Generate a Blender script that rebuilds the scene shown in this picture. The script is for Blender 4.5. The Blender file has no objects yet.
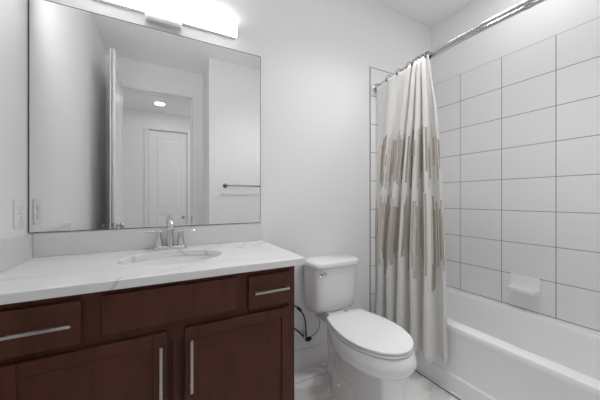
import bpy, bmesh, math, random
from mathutils import Vector, Matrix
random.seed(7)
S = bpy.context.scene
COL = S.collection
PI = math.pi
H = 1.163                      # eye height of the photographer

# ------------------------------------------------------------------ camera
cam_d = bpy.data.cameras.new('camera'); cam = bpy.data.objects.new('camera', cam_d); COL.objects.link(cam)
cam_d.sensor_fit = 'HORIZONTAL'; cam_d.sensor_width = 36; cam_d.lens = 266 / 600 * 36
cam_d.shift_y = -1.3 / 600
cam_d.clip_start = .02
cam.location = (0, 0, H); cam.rotation_euler = (PI / 2, 0, -.48955)
S.camera = cam
# ------------------------------------------------------------------ world, exposure, light levels
w = bpy.data.worlds.new('world'); S.world = w; w.use_nodes = True
w.node_tree.nodes['Background'].inputs[0].default_value = (.8, .85, 1, 1)
w.node_tree.nodes['Background'].inputs[1].default_value = .3
S.view_settings.view_transform = 'Standard'; S.view_settings.look = 'None'
S.view_settings.gamma = 1; S.view_settings.use_curve_mapping = False
S.view_settings.exposure = 0.07
S.cycles.max_bounces = 16; S.cycles.diffuse_bounces = 8; S.cycles.glossy_bounces = 8
E_BAR, E_SHOWER, E_ROOM_FILL, E_HALL, E_HALL_FILL = 21.0, 48.0, 3.0, 20.0, 82.0     # glow of the lenses; room and second hall lens are added fill
P_SHOWER, P_ROOM_FILL = 0.0, 71.0        # watts of the lamps aimed down

# ------------------------------------------------------------------ materials
def mat(name, col, rough=.5, metal=0., spec=.5, coat=0., emit=None, es=0.):
    m = bpy.data.materials.new(name); m.use_nodes = True
    b = m.node_tree.nodes['Principled BSDF']
    b.inputs['Base Color'].default_value = (*col, 1); b.inputs['Roughness'].default_value = rough
    b.inputs['Metallic'].default_value = metal; b.inputs['Specular IOR Level'].default_value = spec
    b.inputs['Coat Weight'].default_value = coat
    if emit: b.inputs['Emission Color'].default_value = (*emit, 1); b.inputs['Emission Strength'].default_value = es
    return m
class NT:
    def __init__(s, m): s.t = m.node_tree; s.b = s.t.nodes['Principled BSDF']
    def n(s, typ, **kw):
        x = s.t.nodes.new(typ)
        for k, v in kw.items(): setattr(x, k, v)
        return x
    def l(s, a, b): s.t.links.new(a, b)
    def math(s, op, a, b=None, clamp=False):
        x = s.n('ShaderNodeMath', operation=op); x.use_clamp = clamp
        for i, v in enumerate((a, b)):
            if v is None: continue
            if isinstance(v, (int, float)): x.inputs[i].default_value = v
            else: s.l(v, x.inputs[i])
        return x.outputs[0]
    def mix(s, f, a, b):
        x = s.n('ShaderNodeMix', data_type='RGBA')
        s.l(f, x.inputs[0]) if not isinstance(f, (int, float)) else setattr(x.inputs[0], 'default_value', f)
        for i, v in ((6, a), (7, b)):
            if isinstance(v, tuple): x.inputs[i].default_value = (*v, 1)
            else: s.l(v, x.inputs[i])
        return x.outputs[2]
    def obj(s): return s.n('ShaderNodeTexCoord').outputs['Object']
    def xyz(s, v):
        x = s.n('ShaderNodeSeparateXYZ'); s.l(v, x.inputs[0]); return x.outputs
    def noise(s, scale, detail=3, vec=None, rough=.5, dist=0):
        x = s.n('ShaderNodeTexNoise'); x.inputs['Scale'].default_value = scale; x.inputs['Detail'].default_value = detail
        x.inputs['Roughness'].default_value = rough; x.inputs['Distortion'].default_value = dist
        if vec is not None: s.l(vec, x.inputs['Vector'])
        return x.outputs[0]
    def bump(s, h, st, d=.002):
        x = s.n('ShaderNodeBump'); x.inputs['Strength'].default_value = st; x.inputs['Distance'].default_value = d
        s.l(h, x.inputs['Height']); s.l(x.outputs[0], s.b.inputs['Normal'])
    def scale(s, v, sc, loc=(0, 0, 0)):
        x = s.n('ShaderNodeMapping'); x.inputs['Scale'].default_value = sc; x.inputs['Location'].default_value = loc; s.l(v, x.inputs[0]); return x.outputs[0]

def paint(name, col, rough=.55):
    m = mat(name, col, rough, spec=.3); t = NT(m)
    t.bump(t.noise(260, 2, t.obj()), .06, .001); return m
def grid_line(t, c, origin, step, half):
    """1 on a joint of the grid, 0 on the tile"""
    q = t.math('DIVIDE', t.math('SUBTRACT', c, origin), step)
    fr = t.math('FRACT', t.math('ADD', q, 100.5))
    dist = t.math('MULTIPLY', t.math('ABSOLUTE', t.math('SUBTRACT', fr, .5)), step)
    return t.math('LESS_THAN', dist, half)
def tile_mat(name, axis, o_h, s_h, o_v, s_v):
    m = mat(name, (.85, .85, .85), .3, spec=.4); t = NT(m)
    o = t.xyz(t.obj())
    g = t.math('MAXIMUM', grid_line(t, o[axis], o_h, s_h, .0022), grid_line(t, o[2], o_v, s_v, .0022))
    t.l(t.mix(g, (.85, .85, .85), (.27, .27, .27)), t.b.inputs['Base Color'])
    t.l(t.math('ADD', t.math('MULTIPLY', g, .5), .3), t.b.inputs['Roughness'])
    t.bump(t.math('SUBTRACT', 1, g), .5, .002)
    return m
M = {}
M['wall'] = paint('wall_paint', (.87, .87, .875))
M['ceil'] = paint('ceiling_paint', (.93, .93, .935), .7)
M['trim'] = mat('white_trim_paint', (.85, .85, .85), .35)
M['door'] = mat('white_door_paint', (.86, .86, .86), .35)
M['tile_r'] = tile_mat('wall_tile_side', 1, .725, .3025, 1.0385 + H, .2245)
M['tile_b'] = tile_mat('wall_tile_back', 0, 1.481 + .605, .605, 1.0385 + H, .2245)
M['chrome'] = mat('chrome', (.66, .66, .67), .12, 1)
M['nickel'] = mat('brushed_nickel', (.46, .45, .43), .28, 1)
M['satin'] = mat('satin_chrome', (.80, .80, .80), .38, 1)
M['dark_nickel'] = mat('dark_nickel', (.20, .195, .19), .25, 1)
M['ceramic'] = mat('white_glazed_ceramic', (.93, .93, .93), .15)
M['steel_edge'] = mat('grey_metal_edge', (.45, .45, .45), .35, .8)
M['porcelain'] = mat('white_porcelain', (.87, .87, .87), .14, spec=.5)
M['basin'] = mat('white_basin_glaze', (.86, .86, .86), .34)
M['seat'] = mat('white_seat_plastic', (.88, .88, .88), .25)
M['acrylic'] = mat('white_tub_enamel', (.90, .90, .905), .22)
M['plate'] = mat('white_cover_plastic', (.84, .84, .83), .35)
M['slot'] = mat('grey_socket_slots', (.42, .42, .41), .5)
M['dark'] = mat('dark_gap', (.03, .03, .03), .6)
M['black'] = mat('black_rubber', (.012, .012, .012), .45)
M['braid'] = mat('grey_braided_hose', (.42, .42, .42), .45, .4)
M['mirror'] = mat('silvered_glass', (.86, .87, .87), .0, 1)
M['mirror_edge'] = mat('mirror_edge', (.10, .10, .10), .4)
M['bulb'] = mat('frosted_diffuser_lit', (.9, .9, .9), .4, emit=(1, .997, .99), es=E_BAR)
M['lens_s'] = mat('shower_lens_lit', (.9, .9, .9), .4, emit=(1, .997, .99), es=E_SHOWER)
M['lens_room_fill'] = mat('room_fill_lens_lit', (.9, .9, .9), .4, emit=(1, .997, .99), es=E_ROOM_FILL)
M['lens_hall_fill'] = mat('hall_fill_lens_lit', (.9, .9, .9), .4, emit=(1, .99, .975), es=E_HALL_FILL)
M['lens_h'] = mat('hall_lens_lit', (.9, .9, .9), .4, emit=(1, .99, .975), es=E_HALL)

def wood():
    m = mat('dark_cherry_wood', (.06, .02, .013), .42, spec=.22); t = NT(m)
    o = t.obj()
    g = t.noise(3.2, 6, t.scale(o, (6, 6, 1.2)), .6, .6)
    f = t.noise(60, 3, t.scale(o, (3, 3, .25)))
    k = t.math('ADD', t.math('MULTIPLY', g, .8), t.math('MULTIPLY', f, .25))
    t.l(t.mix(k, (.040, .0120, .0070), (.128, .043, .027)), t.b.inputs['Base Color'])
    t.bump(f, .05, .001); return m
M['wood'] = wood()
def quartz():
    m = mat('white_quartz', (.8, .8, .8), .2); t = NT(m)
    o = t.obj()
    rot = t.n('ShaderNodeMapping'); rot.inputs['Rotation'].default_value = (0, 0, .5); rot.inputs['Scale'].default_value = (1.0, 3.2, 1)
    t.l(o, rot.inputs[0])
    a = t.noise(1.5, 2, rot.outputs[0], .45, .7)
    r = t.math('ABSOLUTE', t.math('SUBTRACT', a, .5))
    v = t.math('SUBTRACT', 1, t.math('DIVIDE', r, .010, True), True)
    fade = t.math('MULTIPLY', t.noise(3.1, 2, o), 1.5, True)
    v = t.math('MULTIPLY', v, fade)
    soft = t.math('MULTIPLY', t.math('SUBTRACT', 1, t.math('DIVIDE', r, .06, True), True), .05)
    k = t.math('ADD', t.math('MULTIPLY', v, .40), soft, True)
    t.l(t.mix(k, (.82, .82, .82), (.30, .295, .29)), t.b.inputs['Base Color']); return m
M['quartz'] = quartz()
M['splash'] = mat('pale_grey_quartz', (.72, .72, .72), .22)
FOFF = (1.2, 6.1, 0)
def floor_mat():
    m = mat('marble_floor_tile', (.6, .6, .6), .3); t = NT(m)
    o = t.obj(); c = t.xyz(o)
    a = t.noise(2.3, 5, t.scale(o, (1.0, 1.7, 1), FOFF), .55, .9)
    patch = t.n('ShaderNodeValToRGB'); t.l(a, patch.inputs[0])
    e = patch.color_ramp.elements
    e[0].position = .43; e[0].color = (.70, .695, .685, 1); e[1].position = .47; e[1].color = (.86, .855, .845, 1)
    x = e.new(.60); x.color = (.88, .875, .865, 1)
    g = t.math('MAXIMUM', grid_line(t, c[0], 1.0, .61, .0018), grid_line(t, c[1], 1.488, .61, .0018))
    t.l(t.mix(g, patch.outputs[0], (.20, .195, .19)), t.b.inputs['Base Color'])
    t.bump(t.math('SUBTRACT', 1, g), .4, .001); return m
M['floor'] = floor_mat()
def curtain_mat():
    m = mat('striped_curtain_fabric', (.8, .8, .8), .8, spec=.15); t = NT(m)
    uv = t.n('ShaderNodeTexCoord').outputs['UV']; c = t.xyz(uv)
    def wn(v, seed):
        x = t.n('ShaderNodeTexWhiteNoise', noise_dimensions='1D'); t.l(t.math('ADD', v, seed), x.inputs['W']); return x.outputs[0]
    def bars(width, seed, band_top, band_bot, jt, jb, density):
        col = t.math('FLOOR', t.math('DIVIDE', c[0], width))
        top = t.math('SUBTRACT', band_top, t.math('MULTIPLY', wn(col, seed + .13), jt))
        bot = t.math('ADD', band_bot, t.math('MULTIPLY', wn(col, seed + 7.31), jb))
        inside = t.math('MULTIPLY', t.math('LESS_THAN', c[1], top), t.math('GREATER_THAN', c[1], bot))
        return t.math('MULTIPLY', inside, t.math('LESS_THAN', wn(col, seed + 17.7), density)), wn(col, seed + 31.9)
    base = (.745, .735, .72)
    cur = base
    for wd, seed, tp, bt, jt, jb, den in ((.0165, 3., .475 + H, .03 + H, .10, .17, .74), (.0095, 51., .45 + H, .06 + H, .16, .22, .40),
                                          (.0165, 91., .045 + H, -.59 + H, .12, .24, .74), (.0095, 151., .02 + H, -.56 + H, .22, .3, .40)):
        k, r = bars(wd, seed, tp, bt, jt, jb, den)
        ramp = t.n('ShaderNodeValToRGB'); t.l(r, ramp.inputs[0]); ramp.color_ramp.interpolation = 'CONSTANT'
        e = ramp.color_ramp.elements; e[0].color = (.37, .33, .285, 1); e[1].position = .24; e[1].color = (.52, .48, .43, 1)
        for p, cc in ((.46, (.63, .595, .545)), (.70, (.71, .68, .63)), (.90, (.44, .41, .375))):
            z = e.new(p); z.color = (*cc, 1)
        cur = t.mix(k, cur, ramp.outputs[0])
    t.l(cur, t.b.inputs['Base Color'])
    t.bump(t.noise(900, 1, uv), .1, .0005)
    return m
M['curtain'] = curtain_mat()

# ------------------------------------------------------------------ mesh helpers
def box(bm, x0, x1, y0, y1, z0, z1, bev=0, seg=2):
    vs = [bm.verts.new((x, y, z)) for z in (z0, z1) for y in (y0, y1) for x in (x0, x1)]
    F = [(0, 2, 3, 1), (4, 5, 7, 6), (0, 1, 5, 4), (2, 6, 7, 3), (0, 4, 6, 2), (1, 3, 7, 5)]
    fs = [bm.faces.new([vs[i] for i in f]) for f in F]
    if bev:
        es = list({e for f in fs for e in f.edges})
        bmesh.ops.bevel(bm, geom=es, offset=bev, segments=seg, affect='EDGES', profile=.5)
def loft(bm, rings, cap0=True, cap1=True, closed=True):
    R = [[bm.verts.new(p) for p in r] for r in rings]; n = len(R[0])
    for a, b in zip(R, R[1:]):
        for i in range(n if closed else n - 1):
            j = (i + 1) % n
            bm.faces.new((a[i], a[j], b[j], b[i]))
    if cap0: bm.faces.new(R[0][::-1])
    if cap1: bm.faces.new(R[-1])
    return R
def sup(cx, cy, hx, hy, z, n=2., N=48):
    P = []
    for k in range(N):
        a = 2 * PI * k / N; c, s = math.cos(a), math.sin(a)
        P.append((cx + hx * math.copysign(abs(c) ** (2 / n), c), cy + hy * math.copysign(abs(s) ** (2 / n), s), z))
    return P
def tube(bm, pts, r, n=12, caps=True):
    pts = [Vector(p) for p in pts]
    rad = r if isinstance(r, (list, tuple)) else [r] * len(pts)
    T = [(pts[min(i + 1, len(pts) - 1)] - pts[max(i - 1, 0)]).normalized() for i in range(len(pts))]
    up = Vector((0, 0, 1)) if abs(T[0].z) < .9 else Vector((1, 0, 0))
    u = T[0].cross(up).normalized(); rings = []
    for p, t, q in zip(pts, T, rad):
        u = (u - t * u.dot(t)).normalized(); v = t.cross(u)
        rings.append([p + (u * math.cos(2 * PI * k / n) + v * math.sin(2 * PI * k / n)) * q for k in range(n)])
    loft(bm, rings, caps, caps)
def lathe(bm, prof, origin, axis, n=32):
    """prof: (distance along the axis, radius)"""
    o = Vector(origin); a = Vector(axis).normalized()
    u = a.orthogonal().normalized(); v = a.cross(u)
    loft(bm, [[o + a * d + (u * math.cos(2 * PI * k / n) + v * math.sin(2 * PI * k / n)) * max(r, 1e-4) for k in range(n)] for d, r in prof])
def spline(P, per=8):
    P = [Vector(p) for p in P]; out = []
    for i in range(len(P) - 1):
        p0, p1, p2, p3 = P[max(i - 1, 0)], P[i], P[i + 1], P[min(i + 2, len(P) - 1)]
        for k in range(per):
            t = k / per
            out.append(.5 * (2 * p1 + (p2 - p0) * t + (2 * p0 - 5 * p1 + 4 * p2 - p3) * t * t + (3 * p1 - p0 - 3 * p2 + p3) * t ** 3))
    out.append(P[-1]); return out
def obj(name, bm, m, parent=None, smooth=True, angle=40, label=None):
    me = bpy.data.meshes.new(name)
    bmesh.ops.recalc_face_normals(bm, faces=bm.faces[:])
    bm.to_mesh(me); bm.free()
    me.materials.append(M[m] if isinstance(m, str) else m)
    o = bpy.data.objects.new(name, me); COL.objects.link(o)
    if smooth:
        me.polygons.foreach_set('use_smooth', [True] * len(me.polygons))
        me.set_sharp_from_angle(angle=math.radians(angle))
    if parent:
        o.parent = parent
        chain = Vector((0, 0, 0)); p = parent
        while p: chain += p.location; p = p.parent
        o.data.transform(Matrix.Translation(-chain))      # meshes are written in room coordinates
    if label: o['label'] = label
    return o
def thing(name, loc, label, cat, group=None):
    o = bpy.data.objects.new(name, None); COL.objects.link(o); o.location = loc; o.empty_display_size = .05
    o['label'] = label; o['category'] = cat
    if group: o['group'] = group
    return o
def tag(o, label, cat, group=None):
    o['label'] = label; o['category'] = cat
    if group: o['group'] = group
    return o
def struct(name, boxes, m, bev=0, parent=None):
    b = bmesh.new()
    for q in boxes: box(b, *q, bev)
    o = obj(name, b, m, parent, smooth=bool(bev))
    if not parent: o['kind'] = 'structure'
    return o
def B(*q, bev=0, seg=2):
    b = bmesh.new(); box(b, *q, bev, seg); return b

# ------------------------------------------------------------------ the room
XL, XR, YB, CZ = -.507, 2.224, 1.6, 2.745
YT, YD, XA = .076, -.38, .503          # towel-bar wall, doorway wall, side wall of the entry
XH0, XH1, YH = -1.1, 1.35, -2.34       # hall
struct('floor', [(XH0 - .1, XR + .11, YH - .1, YB + .1, -.1, 0)], 'floor')
struct('ceiling', [(XH0 - .1, XR + .11, YH - .1, YB + .1, CZ, CZ + .1)], 'ceil')
struct('wall_back', [(XL - .1, XR + .11, YB, YB + .1, 0, CZ)], 'wall')
struct('wall_left', [(XL - .1, XL, YD - .11, YB, 0, CZ)], 'wall')
struct('wall_right', [(XR + .008, XR + .11, YT, YB, 0, CZ)], 'wall')
struct('wall_front', [(XA, XR + .11, YD - .11, YT, 0, CZ)], 'wall')
DX0, DX1, DZ = -.374, .376, 2.416
struct('wall_entry', [(XL, DX0, YD - .11, YD, 0, CZ), (DX1, XA, YD - .11, YD, 0, CZ), (DX0, DX1, YD - .11, YD, DZ, CZ)], 'wall')
HX0, HX1, HZ = -.157, .490, 2.420
struct('wall_hall_back', [(XH0, HX0, YH - .1, YH, 0, CZ), (HX1, XH1, YH - .1, YH, 0, CZ), (HX0, HX1, YH - .1, YH, HZ, CZ)], 'wall')
struct('wall_hall_left', [(XH0 - .1, XH0, YH - .1, YD - .11, 0, CZ), (XH0, XL - .1, YD - .11, YD - .06, 0, CZ)], 'wall')
struct('wall_hall_right', [(XH1, XH1 + .1, YH - .1, YD - .11, 0, CZ)], 'wall')
# tiling (8 mm thick slabs, joints in the material) with a metal edge strip
TT = 1.0385 + H
struct('trim_1', [(XR, XR + .008, YT, YB, 0, TT)], 'tile_r')
struct('trim_2', [(1.481, XR, YB - .008, YB, 0, TT)], 'tile_b')
struct('trim_3', [(1.4765, 1.481, YB - .010, YB, 0, TT + .003), (1.481, XR, YB - .010, YB, TT, TT + .003)], 'steel_edge')
# baseboard with a bevelled top
def baseboard(name, x0, x1, y0, y1):
    b = bmesh.new(); box(b, x0, x1, y0, y1, 0, .118); box(b, x0, x1, y0 + (.004 if y1 == YB else 0), y1, .118, .132)
    o = obj(name, b, 'trim', smooth=False); o['kind'] = 'structure'
baseboard('baseboard_back', .53, 1.4765, YB - .014, YB)
struct('baseboard_left', [(XL, XL + .014, YD, .98, 0, .132)], 'trim')
struct('baseboard_hall', [(XH0, HX0 - .07, YH, YH + .014, 0, .132), (HX1 + .07, XH1, YH, YH + .014, 0, .132)], 'trim')
# doorway casings
struct('trim_4', [(DX0 - .06, DX0 - .004, YD, YD + .016, 0, DZ + .004), (DX1 + .004, DX1 + .062, YD, YD + .016, 0, DZ + .004),
                  (DX0 - .06, DX1 + .062, YD, YD + .016, DZ + .004, DZ + .03)], 'trim')
struct('trim_5', [(HX0 - .062, HX0 - .004, YH, YH + .024, 0, HZ + .004), (HX1 + .004, HX1 + .062, YH, YH + .024, 0, HZ + .004),
                  (HX0 - .062, HX1 + .062, YH, YH + .024, HZ + .004, HZ + .062)], 'trim')

struct('trim_9', [(DX1 - .013, DX1 - .0005, YD - .10, YD - .050, 0, DZ - .0135), (DX0 + .0005, DX0 + .013, YD - .10, YD - .05, 0, DZ - .0135), (DX0 + .0005, DX1 - .0005, YD - .10, YD - .05, DZ - .013, DZ - .0005)], 'trim')
# doors: slab with two recessed panels
def panel_door(name, w_, h_, th):
    b = bmesh.new(); st = .105
    rails = [(0, .20), (.86, .975), (h_ - .135, h_)]
    box(b, 0, w_, .009, th - .009, .0, h_)
    for x0, x1 in ((0, st), (w_ - st, w_)): box(b, x0, x1, 0, th, 0, h_)
    for z0, z1 in rails: box(b, st, w_ - st, 0, th, z0, z1)
    for z0, z1 in ((.20, .86), (.975, h_ - .135)):
        box(b, st + .035, w_ - st - .035, .003, th - .003, z0 + .035, z1 - .035, .006, 1)
    o = obj(name, b, 'door', smooth=False); o['kind'] = 'structure'; return o
def knob_pair(door, x, z, th, both=True):
    sides = ((0, -1), (th, 1)) if both else ((th, 1),)
    for y, s in sides:
        b = bmesh.new(); lathe(b, [(0, .030), (.006, .030), (.008, .012), (.03, .011), (.036, .022), (.048, .027), (.060, .022), (.065, .006)], (x, y, z), (0, s, 0), 24)
        k = obj('door_knob', b, 'nickel'); k.parent = door
d1 = panel_door('door_1', .745, 2.46, .038)
knob_pair(d1, .68, .915, .038)
b = bmesh.new(); box(b, .745, .7465, .008, .030, .885, .945); k = obj('latch_plate', b, 'steel_edge', smooth=False); k.parent = d1
for z in (.25, 1.2, 2.2):
    b = bmesh.new(); tube(b, [(-.006, .042, z - .05), (-.006, .042, z + .05)], .006, 8); k = obj('hinge', b, 'nickel'); k.parent = d1
d1.location = (DX0 + .010, YD + .022, .008); d1.rotation_euler = (0, 0, math.radians(87.5))
d2 = panel_door('door_2', HX1 - HX0 - .008, 2.405, .038)
knob_pair(d2, HX1 - HX0 - .07, .80, .038, False)
d2.location = (HX0 + .004, YH - .06, .008)
struct('trim_6', [(DX1 - .003, DX1 - .0005, YD - .045, YD - .012, .86, .95)], 'dark')     # strike plate in the jamb

# ------------------------------------------------------------------ mirror
MX0, MX1, MZ0, MZ1 = -.505, .5675, -.151 + H, .894 + H
t = thing('wall_mirror', ((MX0 + MX1) / 2, YB, MZ0), 'large frameless square mirror on the wall above the vanity backsplash', 'mirror')
obj('mirror_glass', B(MX0 + .004, MX1 - .0025, YB - .006, YB - .001, MZ0 + .0025, MZ1 - .0025), 'mirror', t, smooth=False)
b = bmesh.new()
for q in ((MX0, MX0 + .004, MZ0, MZ1), (MX1 - .0025, MX1, MZ0, MZ1), (MX0 + .004, MX1 - .0025, MZ0, MZ0 + .0025), (MX0 + .004, MX1 - .0025, MZ1 - .0025, MZ1)):
    box(b, q[0], q[1], YB - .007, YB - .001, q[2], q[3])
obj('edge_trim', b, 'mirror_edge', t, smooth=False)

# ------------------------------------------------------------------ vanity light bar
LX0, LX1, LZ0, LZ1, LY = -.352, .408, .951 + H, 1.034 + H, 1.555
t = thing('vanity_light', (.027, YB, LZ0), 'long lit white bar light mounted just above the mirror', 'lamp')
obj('wall_plate', B(LX0 + .02, LX1 - .02, YB - .012, YB - .001, LZ0 + .012, LZ1 - .012, bev=.003), 'chrome', t)
prof = [(LY + .008, LZ0), (LY + .006, LZ0), (LY, LZ0 + .006), (LY, LZ1 - .006), (LY + .006, LZ1), (LY + .030, LZ1), (LY + .030, LZ1 - .006), (LY + .008, LZ1 - .006)]
obj('housing', B(LX0 + .001, LX1 - .001, LY + .0082, YB - .0125, LZ0 + .001, LZ1 - .0065), 'trim', t, smooth=False)
b = bmesh.new(); loft(b, [[(x, y, z) for y, z in prof] for x in (LX0, LX1)]); obj('diffuser', b, 'bulb', t, smooth=False)
for x in (LX0 - .0048, LX1):
    obj('end_cap', B(x + .0004, x + .0044, LY + .001, YB - .002, LZ0 + .022, LZ1 + .001), 'steel_edge', t, smooth=False)
obj('bracket', B(-.059, .110, LY + .007, YB - .002, .916 + H, .9505 + H, bev=.006, seg=4), 'satin', t)

# ------------------------------------------------------------------ vanity cabinet
VX0, VX1, VC = XL + .002, .532, .056
FY, FR = 1.032, 1.052             # front face of the doors, face of the frame
CTB, CTT = .874, .904             # countertop underside, top
t = thing('vanity_cabinet', (VC, 1.3, 0), 'dark cherry wood vanity cabinet under the white stone countertop', 'cabinet')
b = bmesh.new()
box(b, VX0, VX0 + .018, FR + .02, YB - .002, .0, CTB - .001); box(b, VX1 - .018, VX1, FR + .02, YB - .002, 0, CTB - .001)
box(b, VX0 + .018, VX1 - .018, FR + .02, YB - .002, .10, .118); box(b, VX0 + .018, VX1 - .018, YB - .01, YB - .002, .118, CTB - .001)
obj('carcass', b, 'wood', t, smooth=False)
b = bmesh.new()
for x0, x1 in ((VX0, -.375), (.045, .067), (.487, VX1)): box(b, x0, x1, FR, FR + .02, .10, CTB - .001)
for x0, x1 in ((-.230, -.136), (.250, .340)): box(b, x0, x1, FR, FR + .02, .68, CTB - .001)
for z0, z1 in ((.10, .125), (.66, .755), (.842, CTB - .001)): box(b, -.375, .487, FR - .0004, FR + .02, z0, z1)
box(b, -.375, .487, FR + .016, FR + .02, .12, .85)
obj('face_frame', b, 'wood', t, smooth=False)
obj('toe_kick', B(VX0 + .02, VX1 - .02, FR + .075, FR + .09, 0, .10), 'wood', t, smooth=False)
def bar_pull(parent, p0, p1):
    """flat bar on two posts; p0, p1: ends on the front face"""
    p0, p1 = Vector(p0), Vector(p1); d = (p1 - p0).normalized(); b = bmesh.new()
    for p in (p0 + d * .012, p1 - d * .012): box(b, p.x - .004, p.x + .004, FY - .027, FY, p.z - .004, p.z + .004)
    box(b, min(p0.x, p1.x) - .005 * abs(d.z), max(p0.x, p1.x) + .005 * abs(d.z), FY - .033, FY - .024,
        min(p0.z, p1.z) - .005 * abs(d.x), max(p0.z, p1.z) + .005 * abs(d.x), .002, 2)
    return obj('pull', b, 'nickel', parent, label='brushed nickel bar pull')
def slab_front(name, x0, x1, z0, z1):
    return obj(name, B(x0, x1, FY, FR - .001, z0, z1, bev=.003), 'wood', t)
D0, D1 = -.444 + H, -.312 + H
for x0, x1, lab in ((-.392, -.209, 'left drawer'), (.319, .503, 'right drawer')):
    dr = slab_front('drawer', x0, x1, D0, D1); c = (x0 + x1) / 2
    bar_pull(dr, (c - .0745, 0, -.374 + H), (c + .0745, 0, -.374 + H))
slab_front('false_drawer_panel', -.156, .271, -.432 + H, -.307 + H)
def shaker(x0, x1, z0, z1):
    b = bmesh.new(); s = .042
    box(b, x0 + s - .002, x1 - s + .002, FY + .008, FR - .001, z0 + s - .002, z1 - s + .002)
    for q in ((x0, x0 + s, z0, z1), (x1 - s, x1, z0, z1), (x0 + s, x1 - s, z0, z0 + s), (x0 + s, x1 - s, z1 - s, z1)):
        box(b, q[0], q[1], FY, FR - .001, q[2], q[3], .002, 1)
    return obj('door', b, 'wood', t)
ld = shaker(-.394, .026, .115, -.465 + H); bar_pull(ld, (.008, 0, -.685 + H), (.008, 0, -.498 + H))
rd = shaker(.085, .506, .115, -.465 + H); bar_pull(rd, (.104, 0, -.685 + H), (.104, 0, -.498 + H))

# ------------------------------------------------------------------ countertop with an oval cut-out, splashes
SX, SY, SRX, SRY = .062, 1.322, .208, .158
CX0, CX1, CY0, CY1 = XL + .001, .573, 1.022, YB - .001
def counter():
    b = bmesh.new()
    ang = sorted(set([2 * PI * k / 96 for k in range(96)] + [math.atan2(y - SY, x - SX) % (2 * PI) for x in (CX0, CX1) for y in (CY0, CY1)]))
    def edge(a):
        c, s = math.cos(a), math.sin(a); ts = []
        if abs(c) > 1e-9: ts.append(((CX1 if c > 0 else CX0) - SX) / c)
        if abs(s) > 1e-9: ts.append(((CY1 if s > 0 else CY0) - SY) / s)
        k = min(ts); return SX + c * k, SY + s * k
    def ell(a, g=0):
        c, s = math.cos(a), math.sin(a); r = 1 / math.sqrt((c / (SRX + g)) ** 2 + (s / (SRY + g)) ** 2); return SX + c * r, SY + s * r
    zs = [(edge, CTB), (edge, CTT - .003), (edge, CTT), (lambda a: ell(a, .003), CTT), (ell, CTT - .003), (ell, CTB)]
    rings = []
    for i, (f, z) in enumerate(zs):
        r = []
        for a in ang:
            x, y = f(a)
            if i == 2: x = min(max(x, CX0 + .002), CX1 - .003); y = min(max(y, CY0 + .003), CY1 - .002)
            r.append((x, y, z))
        rings.append(r)
    R = loft(b, rings + [rings[0]], False, False)
    bmesh.ops.remove_doubles(b, verts=b.verts[:], dist=1e-5)
    return b
ct = obj('countertop', counter(), 'quartz', angle=30)
tag(ct, 'white veined stone countertop on the dark vanity with an oval sink cut-out', 'countertop')
obj('backsplash', B(XL + .021, .573, YB - .021, YB - .001, CTT + .0005, MZ0 - .003, bev=.001, seg=1), 'splash', ct)
obj('side_splash', B(XL + .001, XL + .0205, CY0 + .002, YB - .001, CTT + .0005, MZ0 - .003, bev=.001, seg=1), 'splash', ct)

# ------------------------------------------------------------------ sink
t = thing('sink', (SX, SY, .72), 'white oval undermount sink set into the stone countertop', 'sink')
b = bmesh.new(); rs = []
for k, (f, z) in enumerate(((1.08, CTB - .001), (1.02, CTB - .001), (.99, .862), (.95, .83), (.87, .79), (.74, .755), (.5, .735), (.2, .728), (.11, .727))):
    rs.append(sup(SX, SY, SRX * f, SRY * f, z, 2.05, 64))
for f, z in ((.11, .717), (.5, .722), (.78, .742), (.93, .785), (1.0, .83), (1.04, .86), (1.08, CTB - .012)): rs.append(sup(SX, SY, SRX * f, SRY * f, z, 2.05, 64))
loft(b, rs + [rs[0]], False, False); bmesh.ops.remove_doubles(b, verts=b.verts[:], dist=1e-5)
obj('basin', b, 'basin', t, angle=50)
b = bmesh.new(); lathe(b, [(0, .021), (.004, .0215), (.0055, .018), (.0055, .012), (.010, .010), (.012, .002)], (SX, SY, .7245), (0, 0, 1), 24)
obj('drain', b, 'chrome', t)

# ------------------------------------------------------------------ faucet
FX, FYY, FZ = .054, 1.535, CTT
t = thing('faucet', (FX, FYY, FZ), 'chrome two-handle faucet behind the oval sink', 'faucet')
b = bmesh.new()
loft(b, [sup(FX, FYY, .080 * f, .027 * g, FZ + z, 3, 40) for f, g, z in ((1, 1, .0005), (1, 1, .008), (.97, .92, .013), (.9, .8, .016))])
obj('base_plate', b, 'chrome', t)
b = bmesh.new()
P = spline([(FX, FYY, FZ + .014), (FX, FYY, FZ + .06), (FX, FYY - .002, FZ + .105), (FX, FYY - .018, FZ + .140), (FX, FYY - .052, FZ + .154), (FX, FYY - .088, FZ + .143), (FX, FYY - .104, FZ + .118)], 6)
n = len(P); tube(b, P, [.018 - .006 * min(1, i / (n * .45)) + (.002 if i > n - 8 else 0) for i in range(n)], 20)
sp = obj('spout', b, 'chrome', t)
b = bmesh.new(); d = (P[-1] - P[-3]).normalized(); tube(b, [P[-1] - d * .004, P[-1] + d * .012], .0145, 20); obj('aerator', b, 'chrome', sp)
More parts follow.
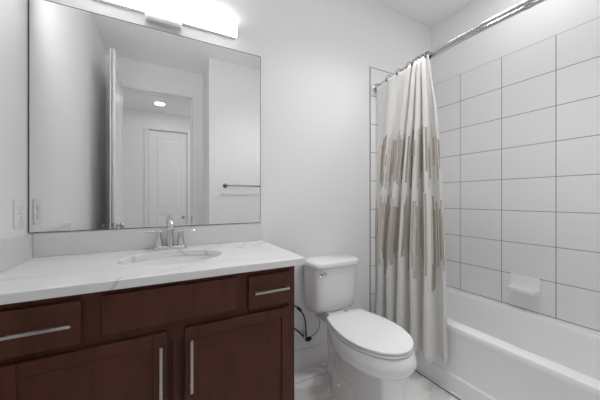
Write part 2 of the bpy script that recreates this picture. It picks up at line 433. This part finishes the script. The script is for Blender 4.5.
for s in (-1, 1):
    hx = FX + s * .052
    b = bmesh.new()
    lathe(b, [(0, .021), (.004, .021), (.012, .0185), (.045, .0135), (.062, .012), (.070, .0125), (.076, .010), (.079, .003)], (hx, FYY, FZ + .012), (0, 0, 1), 28)
    hd = obj('handle', b, 'chrome', t)
    b = bmesh.new(); rr = []
    for k in range(9):
        q = k / 8; x = hx + s * (-.012 + .078 * q); z = FZ + .086 + .008 * math.sin(q * PI * .8)
        wy = .0115 - .003 * q if 0 < k < 8 else .005; wz = .006 - .0025 * q
        rr.append([(x, FYY - .012 * q + wy * math.cos(2 * PI * j / 14), z + wz * math.sin(2 * PI * j / 14)) for j in range(14)])
    loft(b, rr); obj('lever', b, 'chrome', hd)
b = bmesh.new(); tube(b, [(FX, FYY + .022, FZ + .012), (FX, FYY + .024, FZ + .075)], .0025, 8); lathe(b, [(0, .003), (.003, .0065), (.010, .0065), (.013, .003)], (FX, FYY + .024, FZ + .073), (0, 0, 1), 16)
obj('lift_rod', b, 'chrome', t)

# ------------------------------------------------------------------ outlet on the left wall, switch in the entry
def cover(name, o, ax, label, cat, kind):
    """plate on a wall facing +x (ax=1) or -x (ax=-1)"""
    x, y, z = o; t = thing(name, o, label, cat)
    X = lambda a, c: (min(x + ax * a, x + ax * c), max(x + ax * a, x + ax * c))
    obj('cover_plate', B(*X(.0005, .006), y - .040, y + .040, z - .060, z + .060, bev=.0025), 'plate', t)
    if kind == 'outlet':
        for dz in (.0215, -.0215):
            b = bmesh.new()
            loft(b, [[(x + ax * d, p[0], p[1]) for p in [(q[0], q[1]) for q in sup(y, z + dz, .0170 * f, .0150 * f, 0, 3, 28)]] for d, f in ((.005, 1), (.0085, 1), (.009, .95))])
            r = obj('receptacle', b, 'plate', t)
            b = bmesh.new()
            for dy in (-.0065, .0065): box(b, *X(.0088, .0093), y + dy - .0012, y + dy + .0012, z + dz, z + dz + .008)
            box(b, *X(.0088, .0093), y - .002, y + .002, z + dz - .009, z + dz - .005)
            obj('slot', b, 'slot', r, smooth=False)
        b = bmesh.new(); lathe(b, [(0, .0035), (.0025, .0035), (.0035, .001)], (x + ax * .0055, y, z), (ax, 0, 0), 14); obj('screw', b, 'chrome', t)
    else:
        obj('rocker', B(*X(.005, .0095), y - .0165, y + .0165, z - .033, z + .033, bev=.0015), 'plate', t)
        for dz in (-.048, .048):
            b = bmesh.new(); lathe(b, [(0, .0035), (.0025, .0035), (.0035, .001)], (x + ax * .0055, y, z + dz), (ax, 0, 0), 14); obj('screw', b, 'plate', t)
cover('wall_outlet', (XL, 1.502, -.060 + H), 1, 'white electrical outlet plate on the left wall beside the mirror', 'outlet', 'outlet')
cover('light_switch', (XA, -.11, -.098 + H), -1, 'white light switch on the narrow entry wall seen in the mirror', 'switch', 'switch')

# ------------------------------------------------------------------ toilet
TX = 1.005
def egg(yb, yf, hw, z, wb=None, n=56, xc=TX):
    """bowl outline: half ellipse in front, narrowing towards a straight back edge"""
    ym = yf + (yb - yf) * .52; wb = hw * .72 if wb is None else wb; P = []
    for k in range(n // 2 + 1):
        a = PI + PI * k / (n // 2); P.append((xc + hw * math.cos(a), ym + (ym - yf) * math.sin(a), z))
    m = 9
    for k in range(1, m + 1):
        q = k / m; P.append((xc + hw - (hw - wb) * q ** 1.8, ym + (yb - ym) * q, z))
    for k in range(m, 0, -1):
        q = k / m; P.append((xc - hw + (hw - wb) * q ** 1.8, ym + (yb - ym) * q, z))
    return P
t = thing('toilet', (TX, 1.2, 0), 'white two-piece toilet with closed lid standing between vanity and shower curtain', 'toilet')
b = bmesh.new()
loft(b, [egg(*q) for q in ((1.325, .849, .170, .4285, .108), (1.33, .846, .172, .4275, .110), (1.33, .841, .176, .420, .110), (1.335, .832, .182, .395, .108), (1.335, .829, .184, .375, .105),
                           (1.335, .836, .178, .352, .10), (1.33, .855, .160, .331, .092), (1.33, .880, .135, .315, .085), (1.33, .903, .110, .304, .078), (1.32, .928, .085, .297, .06), (1.28, .955, .05, .294, .04))])
# front pedestal: a rounded box
def pbox(x0, x1, y0, y1, rad, z, n=6):
    P = []
    for cx, cy, a0 in ((x1 - rad, y1 - rad, 0), (x0 + rad, y1 - rad, PI / 2), (x0 + rad, y0 + rad, PI), (x1 - rad, y0 + rad, 1.5 * PI)):
        for k in range(n + 1):
            a = a0 + PI / 2 * k / n; P.append((cx + rad * math.cos(a), cy + rad * math.sin(a), z))
    return P
loft(b, [pbox(TX - hw, TX + hw, yf, 1.26, .022, z) for yf, hw, z in ((.900, .092, .0), (.900, .092, .010), (.910, .083, .03), (.914, .079, .10), (.914, .077, .20), (.912, .078, .26), (.906, .084, .30), (.90, .09, .325))])
# trap way at the back, foot flange
loft(b, [sup(TX, yc, hw, hy, z, nn, 40) for yc, hw, hy, z, nn in ((1.35, .052, .105, .06, 2.6), (1.35, .052, .10, .16, 2.6), (1.36, .052, .10, .25, 2.6), (1.365, .055, .09, .33, 2.6), (1.37, .058, .10, .39, 3), (1.37, .058, .10, .424, 3))])
loft(b, [sup(TX, yc, hw, hy, z, nn, 56) for yc, hw, hy, z, nn in ((1.23, .094, .165, .0, 2.4), (1.23, .094, .165, .012, 2.4), (1.23, .092, .160, .05, 2.5), (1.23, .091, .156, .140, 2.6), (1.23, .088, .150, .152, 2.6), (1.23, .080, .140, .157, 2.6))])
loft(b, [sup(TX, yc, hw, hy, z, nn, 48) for yc, hw, hy, z, nn in ((1.225, .082, .140, .14, 2.3), (1.225, .083, .138, .175, 2.3), (1.23, .080, .130, .205, 2.3), (1.24, .070, .112, .232, 2.2), (1.25, .05, .08, .252, 2.1), (1.26, .02, .03, .260, 2))])
obj('bowl', b, 'porcelain', t, angle=60)
# tank support deck
TT_X = TX + .020
b = bmesh.new()
loft(b, [sup(TX + .005, 1.465, hw, .105, z, 4, 48) for hw, z in ((.054, .36), (.058, .40), (.062, .425), (.062, .433))]); obj('tank_deck', b, 'porcelain', t, angle=60)
for q in (-1, 1):
    b = bmesh.new(); lathe(b, [(0, .014), (.006, .0135), (.012, .010), (.015, .003)], (TX + q * .0895, 1.245, .095), (q, 0, .1), 20)
    obj('bolt_cap', b, 'seat', t)
b = bmesh.new()
def tanks(hx, y0, y1, z): return sup(TT_X, (y0 + y1) / 2, hx, (y1 - y0) / 2, z, 4.6, 64)
loft(b, [tanks(*q) for q in ((.125, 1.43, 1.56, .4345), (.150, 1.412, 1.577, .440), (.158, 1.402, 1.584, .456), (.162, 1.399, 1.585, .49), (.170, 1.392, 1.585, .60), (.174, 1.386, 1.585, .7225))])
obj('tank', b, 'porcelain', t, angle=60)
b = bmesh.new()
loft(b, [tanks(*q) for q in ((.177, 1.382, 1.588, .7265), (.185, 1.372, 1.592, .729), (.187, 1.370, 1.593, .737), (.187, 1.370, 1.593, .752), (.183, 1.374, 1.589, .7600), (.172, 1.386, 1.578, .7635))])
obj('tank_lid', b, 'porcelain', t, angle=60)
b = bmesh.new()
lathe(b, [(0, .019), (.006, .019), (.010, .013), (.016, .011)], (TT_X - .118, 1.3955, .690), (0, -1, 0), 20)
rr = []
for k in range(9):
    q = k / 8; x = TT_X - .105 - .058 * q; wz = (.0095 - .002 * q) if 0 < k < 8 else .003
    rr.append([(x, 1.375 + .004 * math.cos(2 * PI * j / 12) - .004 * q, .691 - .012 * q + wz * math.sin(2 * PI * j / 12)) for j in range(12)])
loft(b, rr); obj('flush_lever', b, 'chrome', t, label='chrome flush lever')
b = bmesh.new()
loft(b, [egg(*q) for q in ((1.318, .847, .172, .4345, .118), (1.318, .846, .173, .4352, .118), (1.318, .845, .174, .440, .118), (1.318, .846, .173, .4457, .118), (1.318, .847, .172, .4463, .118))])
obj('seat', b, 'seat', t, angle=50)
b = bmesh.new()
loft(b, [egg(*q) for q in ((1.318, .847, .1715, .4523, .124), (1.318, .8455, .173, .4528, .126), (1.319, .8445, .1742, .456, .127), (1.319, .8445, .1742, .460, .127), (1.318, .847, .172, .4630, .125), (1.315, .852, .168, .4642, .122), (1.28, .92, .12, .4650, .09))])
obj('seat_lid', b, 'seat', t, angle=50)
for s in (-1, 1):
    obj('hinge', B(TX + s * .075 - .022, TX + s * .075 + .022, 1.320, 1.348, .4280, .456, bev=.006), 'seat', t)

# ------------------------------------------------------------------ water supply at the back wall
VXX, VZ = .876, -.930 + H
t = thing('supply_valve', (VXX, YB, VZ), 'small chrome shut-off valve on the wall between vanity and toilet', 'valve')
b = bmesh.new(); lathe(b, [(.0005, .030), (.004, .029), (.010, .018), (.012, .009)], (VXX, YB, VZ), (0, -1, 0), 28); obj('escutcheon', b, 'chrome', t)
b = bmesh.new(); tube(b, [(VXX, YB - .010, VZ), (VXX, YB - .062, VZ)], .009, 14); tube(b, [(VXX, YB - .045, VZ - .012), (VXX, YB - .045, VZ + .026)], .0085, 14); obj('valve_body', b, 'chrome', t)
b = bmesh.new(); loft(b, [sup(0, 0, .024 * f, .014 * f, d, 2, 24) for d, f in ((0, .7), (.004, 1), (.012, 1), (.016, .8))])
b.transform(Matrix.Translation((VXX + .002, YB - .062, VZ)) @ Matrix.Rotation(PI / 2, 4, 'X')); obj('valve_handle', b, 'black', t, label='black oval valve handle')
def hose(name, P, r, m, label):
    b = bmesh.new(); tube(b, spline(P, 8), r, 10); return tag(obj(name, b, m), label, 'hose')
hz = VZ + .026
hs = hose('supply_hose', [(VXX - .001, YB - .045, hz + .0005), (VXX - .004, YB - .045, hz + .05), (VXX - .012, YB - .05, hz + .095), (VXX - .035, YB - .06, hz + .145), (.795, YB - .068, hz + .20), (.70, YB - .07, hz + .25), (.54, YB - .07, hz + .29)], .0045, 'black',
          'thin black hose arching from the wall valve up behind the vanity')
b = bmesh.new(); tube(b, [(.823, YB - .066, hz + .172), (.800, YB - .068, hz + .195)], .010, 12); obj('coupling', b, 'black', hs)
hose('supply_hose', [(VXX - .022, YB - .042, VZ + .012), (.81, YB - .05, VZ + .060), (.72, YB - .06, VZ + .135), (.54, YB - .065, VZ + .28)], .0058, 'black',
     'straight black hose slanting from the wall valve behind the vanity side, lower of the two')
ts = hose('supply_hose', [(VXX + .026, YB - .03, VZ - .014), (VXX + .055, YB - .05, VZ + .006), (VXX + .078, YB - .075, VZ + .05), (VXX + .078, YB - .09, VZ + .11), (VXX + .052, YB - .095, VZ + .155), (VXX + .045, YB - .095, VZ + .1935)], .0035, 'braid',
          'thin grey hose curving from the wall valve up to the toilet tank')
b = bmesh.new(); tube(b, [(VXX + .047, YB - .095, VZ + .182), (VXX + .045, YB - .095, VZ + .1972)], .010, 12); obj('coupling', b, 'plate', ts)

# ------------------------------------------------------------------ bathtub
BX0, BX1, BY0, BY1, RZ = 1.555, XR - .0015, YT + .002, YB - .0095, .400
def rrect(x0, x1, y0, y1, r, z, n=8):
    P = []
    for cx, cy, a0 in ((x1 - r, y1 - r, 0), (x0 + r, y1 - r, PI / 2), (x0 + r, y0 + r, PI), (x1 - r, y0 + r, 1.5 * PI)):
        for k in range(n + 1):
            a = a0 + PI / 2 * k / n; P.append((cx + r * math.cos(a), cy + r * math.sin(a), z))
    return P
b = bmesh.new()
rings = [rrect(BX0 - .006, BX1, BY0, BY1, .003, .002), rrect(BX0 - .006, BX1, BY0, BY1, .003, .106), rrect(BX0 + .003, BX1, BY0, BY1, .003, .116), rrect(BX0 + .003, BX1, BY0, BY1, .003, RZ - .045), rrect(BX0, BX1, BY0, BY1, .003, RZ - .035),
         rrect(BX0, BX1, BY0, BY1, .003, RZ - .012), rrect(BX0 + .004, BX1, BY0, BY1, .003, RZ - .003), rrect(BX0 + .012, BX1 - .001, BY0 + .001, BY1 - .001, .003, RZ),
         rrect(BX0 + .078, BX1 - .060, BY0 + .075, BY1 - .085, .10, RZ), rrect(BX0 + .088, BX1 - .066, BY0 + .084, BY1 - .094, .10, RZ - .008), rrect(BX0 + .093, BX1 - .070, BY0 + .09, BY1 - .10, .10, RZ - .03),
         rrect(BX0 + .11, BX1 - .085, BY0 + .12, BY1 - .15, .11, .20), rrect(BX0 + .13, BX1 - .105, BY0 + .15, BY1 - .20, .12, .10), rrect(BX0 + .17, BX1 - .145, BY0 + .20, BY1 - .26, .12, .065), rrect(BX0 + .22, BX1 - .20, BY0 + .3, BY1 - .34, .1, .06)]
loft(b, rings)
tub = obj('bathtub', b, 'acrylic', angle=35)
tag(tub, 'white alcove bathtub along the tiled wall behind the shower curtain', 'bathtub')
b = bmesh.new(); lathe(b, [(0, .028), (.002, .028), (.004, .02), (.004, .004)], ((BX0 + BX1) / 2, BY0 + .42, .0605), (0, 0, 1), 24); obj('drain', b, 'chrome', tub)
struct('trim_7', [(BX0 - .020, BX0 - .0065, YT + .002, YB - .0105, 0, .016)], 'trim', .004)      # quarter round along the tub
struct('trim_8', [(BX0 - .0225, BX0 - .0202, YT + .002, YB - .0105, 0, .004)], 'dark')            # dark joint on the floor

# ------------------------------------------------------------------ soap dish on the tile
SY0, SY1, SZ0, SZ1 = .803, .968, -.640 + H, -.530 + H
t = thing('soap_dish', (XR, (SY0 + SY1) / 2, SZ0), 'white ceramic soap dish fixed to the tile above the tub', 'soap dish')
obj('back_plate', B(XR - .010, XR - .0005, SY0, SY1, SZ0 + .012, SZ1, bev=.004), 'ceramic', t)
b = bmesh.new()
prof = [(-.008, .0), (-.030, -.004), (-.062, .003), (-.078, .016), (-.082, .032), (-.078, .038), (-.072, .034), (-.062, .022), (-.035, .016), (-.016, .022), (-.011, .06), (-.009, .095), (-.008, .098)]
N = 15; rr = []
for k in range(N):
    q = k / (N - 1); y = SY0 + (SY1 - SY0) * q; e = min(q, 1 - q); f = 1 if e > .12 else .90 + .10 * math.sin(e / .12 * PI / 2)
    lift = 0 if e > .09 else .012 * (1 - e / .09)
    rr.append([(XR + px * f, y, SZ0 + pz + (lift if -.07 < px < -.02 and .01 < pz < .03 else 0)) for px, pz in prof])
loft(b, rr); obj('tray', b, 'ceramic', t, angle=50)

# ------------------------------------------------------------------ shower rod
RODZ = .882 + H
def rodx(y): return 1.447 + .082 * ((y - .838) / .762) ** 2
t = thing('shower_rod', (1.5, .838, RODZ), 'curved chrome double shower rod across the bathtub opening', 'shower rod')
ys = [YT + .012 + (YB - .024 - YT - .008) * k / 60 for k in range(61)]
b = bmesh.new(); tube(b, [(rodx(y), y, RODZ) for y in ys], .0105, 16); obj('rod', b, 'chrome', t)
b = bmesh.new(); tube(b, [(rodx(y) + .025, y, RODZ - .009) for y in ys], .0105, 16); obj('rod', b, 'chrome', t)
for y, s in ((YB - .0105, -1), (YT + .001, 1)):
    b = bmesh.new(); lathe(b, [(0, .036), (.006, .036), (.010, .030), (.022, .026), (.026, .020)], (rodx(YB) + .010, y, RODZ - .003), (0, s, 0), 28); obj('flange', b, 'chrome', t)
b = bmesh.new()
for dx, dz in ((0, 0), (.025, -.009)): tube(b, [(rodx(.57) + dx, .56, RODZ + dz), (rodx(.57) + dx, .585, RODZ + dz)], .0125, 16)
obj('joint', b, 'chrome', t)

# ------------------------------------------------------------------ shower curtain and rings
RY = [1.545, 1.405, 1.300, 1.200, 1.160, 1.140, 1.124, 1.111, 1.098, 1.085, 1.072, 1.058]
BYS = [1.545 - (1.540 - .970) * k / 11 for k in range(12)]
SEG, ZN, FL = 14, 60, .15
TOPZ, BOTZ = RODZ - .012, -.970 + H
def curtain_point(i, q, h):
    """segment i, q in 0..1 along it, h = 0 at the top .. 1 at the hem"""
    e = min(1, h * 1.5) ** .7
    y0 = RY[i] + (BYS[i] - RY[i]) * e; y1 = RY[i + 1] + (BYS[i + 1] - RY[i + 1]) * e
    d = abs(y0 - y1); A = min(.050, .9 * math.sqrt(max(FL * FL - d * d, 1e-4)) / 2) * (.75 + .40 * h)
    A *= (.55, .7, .75, .9, .8, 1.0, .85, 1.0, .8, 1.0, .9)[i] * (1 if h > .25 else .6 + 1.6 * h)
    sg = -1 if i % 2 else 1
    s = math.sin(PI * q)
    y = y0 + (y1 - y0) * q + .010 * math.sin(2 * PI * q) * (1 if d < .09 else .2)
    f = min(1, h / .22); f = f * f * (3 - 2 * f)          # at the hem all folds lie on the room side of the rod
    x0 = rodx(y) + (1.470 - rodx(y)) * h
    x = (1 - f) * (rodx(y) - .020 + (.004 * s if sg > 0 else -.8 * A * s)) + f * (x0 + sg * A * s) + .006 * math.sin(9 * h + i * 1.7) * h
    z = TOPZ + (BOTZ - TOPZ) * h - (.008 * s if h < .02 else 0)
    return x, y, z
b = bmesh.new(); uvl = b.loops.layers.uv.new('UVMap'); grid = []
for j in range(ZN + 1):
    h = j / ZN; row = []
    for i in range(11):
        for k in range(SEG + (1 if i == 10 else 0)): row.append((b.verts.new(curtain_point(i, k / SEG, h)), (i + k / SEG) * FL, TOPZ + (BOTZ - TOPZ) * h))
    grid.append(row)
for j in range(ZN):
    for k in range(len(grid[0]) - 1):
        q = (grid[j][k], grid[j + 1][k], grid[j + 1][k + 1], grid[j][k + 1])
        f = b.faces.new([v[0] for v in q])
        for lp, v in zip(f.loops, q): lp[uvl].uv = (v[1], v[2])
me = bpy.data.meshes.new('shower_curtain'); b.to_mesh(me); b.free(); me.materials.append(M['curtain'])
me.polygons.foreach_set('use_smooth', [True] * len(me.polygons))
sc = bpy.data.objects.new('shower_curtain', me); COL.objects.link(sc)
tag(sc, 'white shower curtain with two bands of taupe and beige vertical bars, gathered beside the toilet', 'shower curtain')
md = sc.modifiers.new('cloth', 'SOLIDIFY'); md.thickness = .0016; md.offset = 0
RG = 'rings holding the shower curtain'
b = bmesh.new(); rc = Vector((-.0105, 0, -.012))
tube(b, [rc + Vector((math.cos(a) * .0235, 0, math.sin(a) * .026)) for a in [2 * PI * k / 28 for k in range(29)]], .0022, 8, False)
ring = obj('curtain_ring', b, 'dark_nickel')
b = bmesh.new()
lathe(b, [(0, .004), (.002, .0085), (.006, .0085), (.009, .003)], (-.0285, 0, -.024), (-1, 0, -.2), 14)
bead = obj('grommet', b, 'dark_nickel', ring)
for i, y in enumerate(RY):
    if i == 0: o = ring
    else:
        o = ring.copy(); COL.objects.link(o); c2 = bead.copy(); COL.objects.link(c2); c2.parent = o
    o.location = (rodx(y), y - (.0 if i else .0), RODZ + .0)
    o.rotation_euler = (0, 0, random.uniform(-.12, .12))
    tag(o, 'small metal curtain ring on the shower rod at the top of the striped curtain', 'curtain ring', RG)

# ------------------------------------------------------------------ towel bar on the wall behind the camera
t = thing('towel_bar', (.98, YT, .150 + H), 'metal towel bar on the opposite wall, reflected in the mirror', 'towel bar')
b = bmesh.new(); tube(b, [(.678, YT + .062, .15 + H), (1.285, YT + .062, .15 + H)], .0085, 14); obj('bar', b, 'dark_nickel', t)
for x in (.678, 1.285):
    b = bmesh.new(); lathe(b, [(.0005, .025), (.006, .025), (.010, .013), (.05, .012), (.055, .0165), (.075, .0165), (.078, .012)], (x, YT, .15 + H), (0, 1, 0), 24); obj('post', b, 'dark_nickel', t)

# ------------------------------------------------------------------ ceiling lights
def downlight(x, y, r, m, label, watts=0, cone=132):
    t = thing('ceiling_light', (x, y, CZ), label, 'lamp')
    b = bmesh.new(); lathe(b, [(.0005, r + .022), (.005, r + .021), (.010, r + .008), (.010, r)], (x, y, CZ), (0, 0, -1), 40); obj('trim_ring', b, 'trim', t)
    b = bmesh.new(); lathe(b, [(.0102, r), (.012, r * .98), (.0125, r * .5), (.0126, .002)], (x, y, CZ), (0, 0, -1), 40); obj('lens', b, m, t)
    if watts:
        l = bpy.data.lights.new('lamp', 'SPOT'); l.energy = watts; l.spot_size = math.radians(cone); l.spot_blend = 1; l.shadow_soft_size = r
        o = bpy.data.objects.new('lamp', l); COL.objects.link(o); o.parent = t; o.location = (0, 0, -.02)
downlight(1.87, .76, .07, 'lens_s', 'round lit ceiling light above the bathtub', P_SHOWER)
downlight(1.15, .85, .17, 'lens_room_fill', 'wide round fill light added on the bathroom ceiling, out of view', P_ROOM_FILL)  # unseen fixture and spot, added to brighten the whole bathroom
downlight(.02, -1.80, .075, 'lens_h', 'round lit ceiling light in the hall seen through the mirror')
downlight(.85, -1.15, .10, 'lens_hall_fill', 'round fill light added on the hall ceiling, out of view beside the doorway')  # added out of view so more light spills in through the doorway
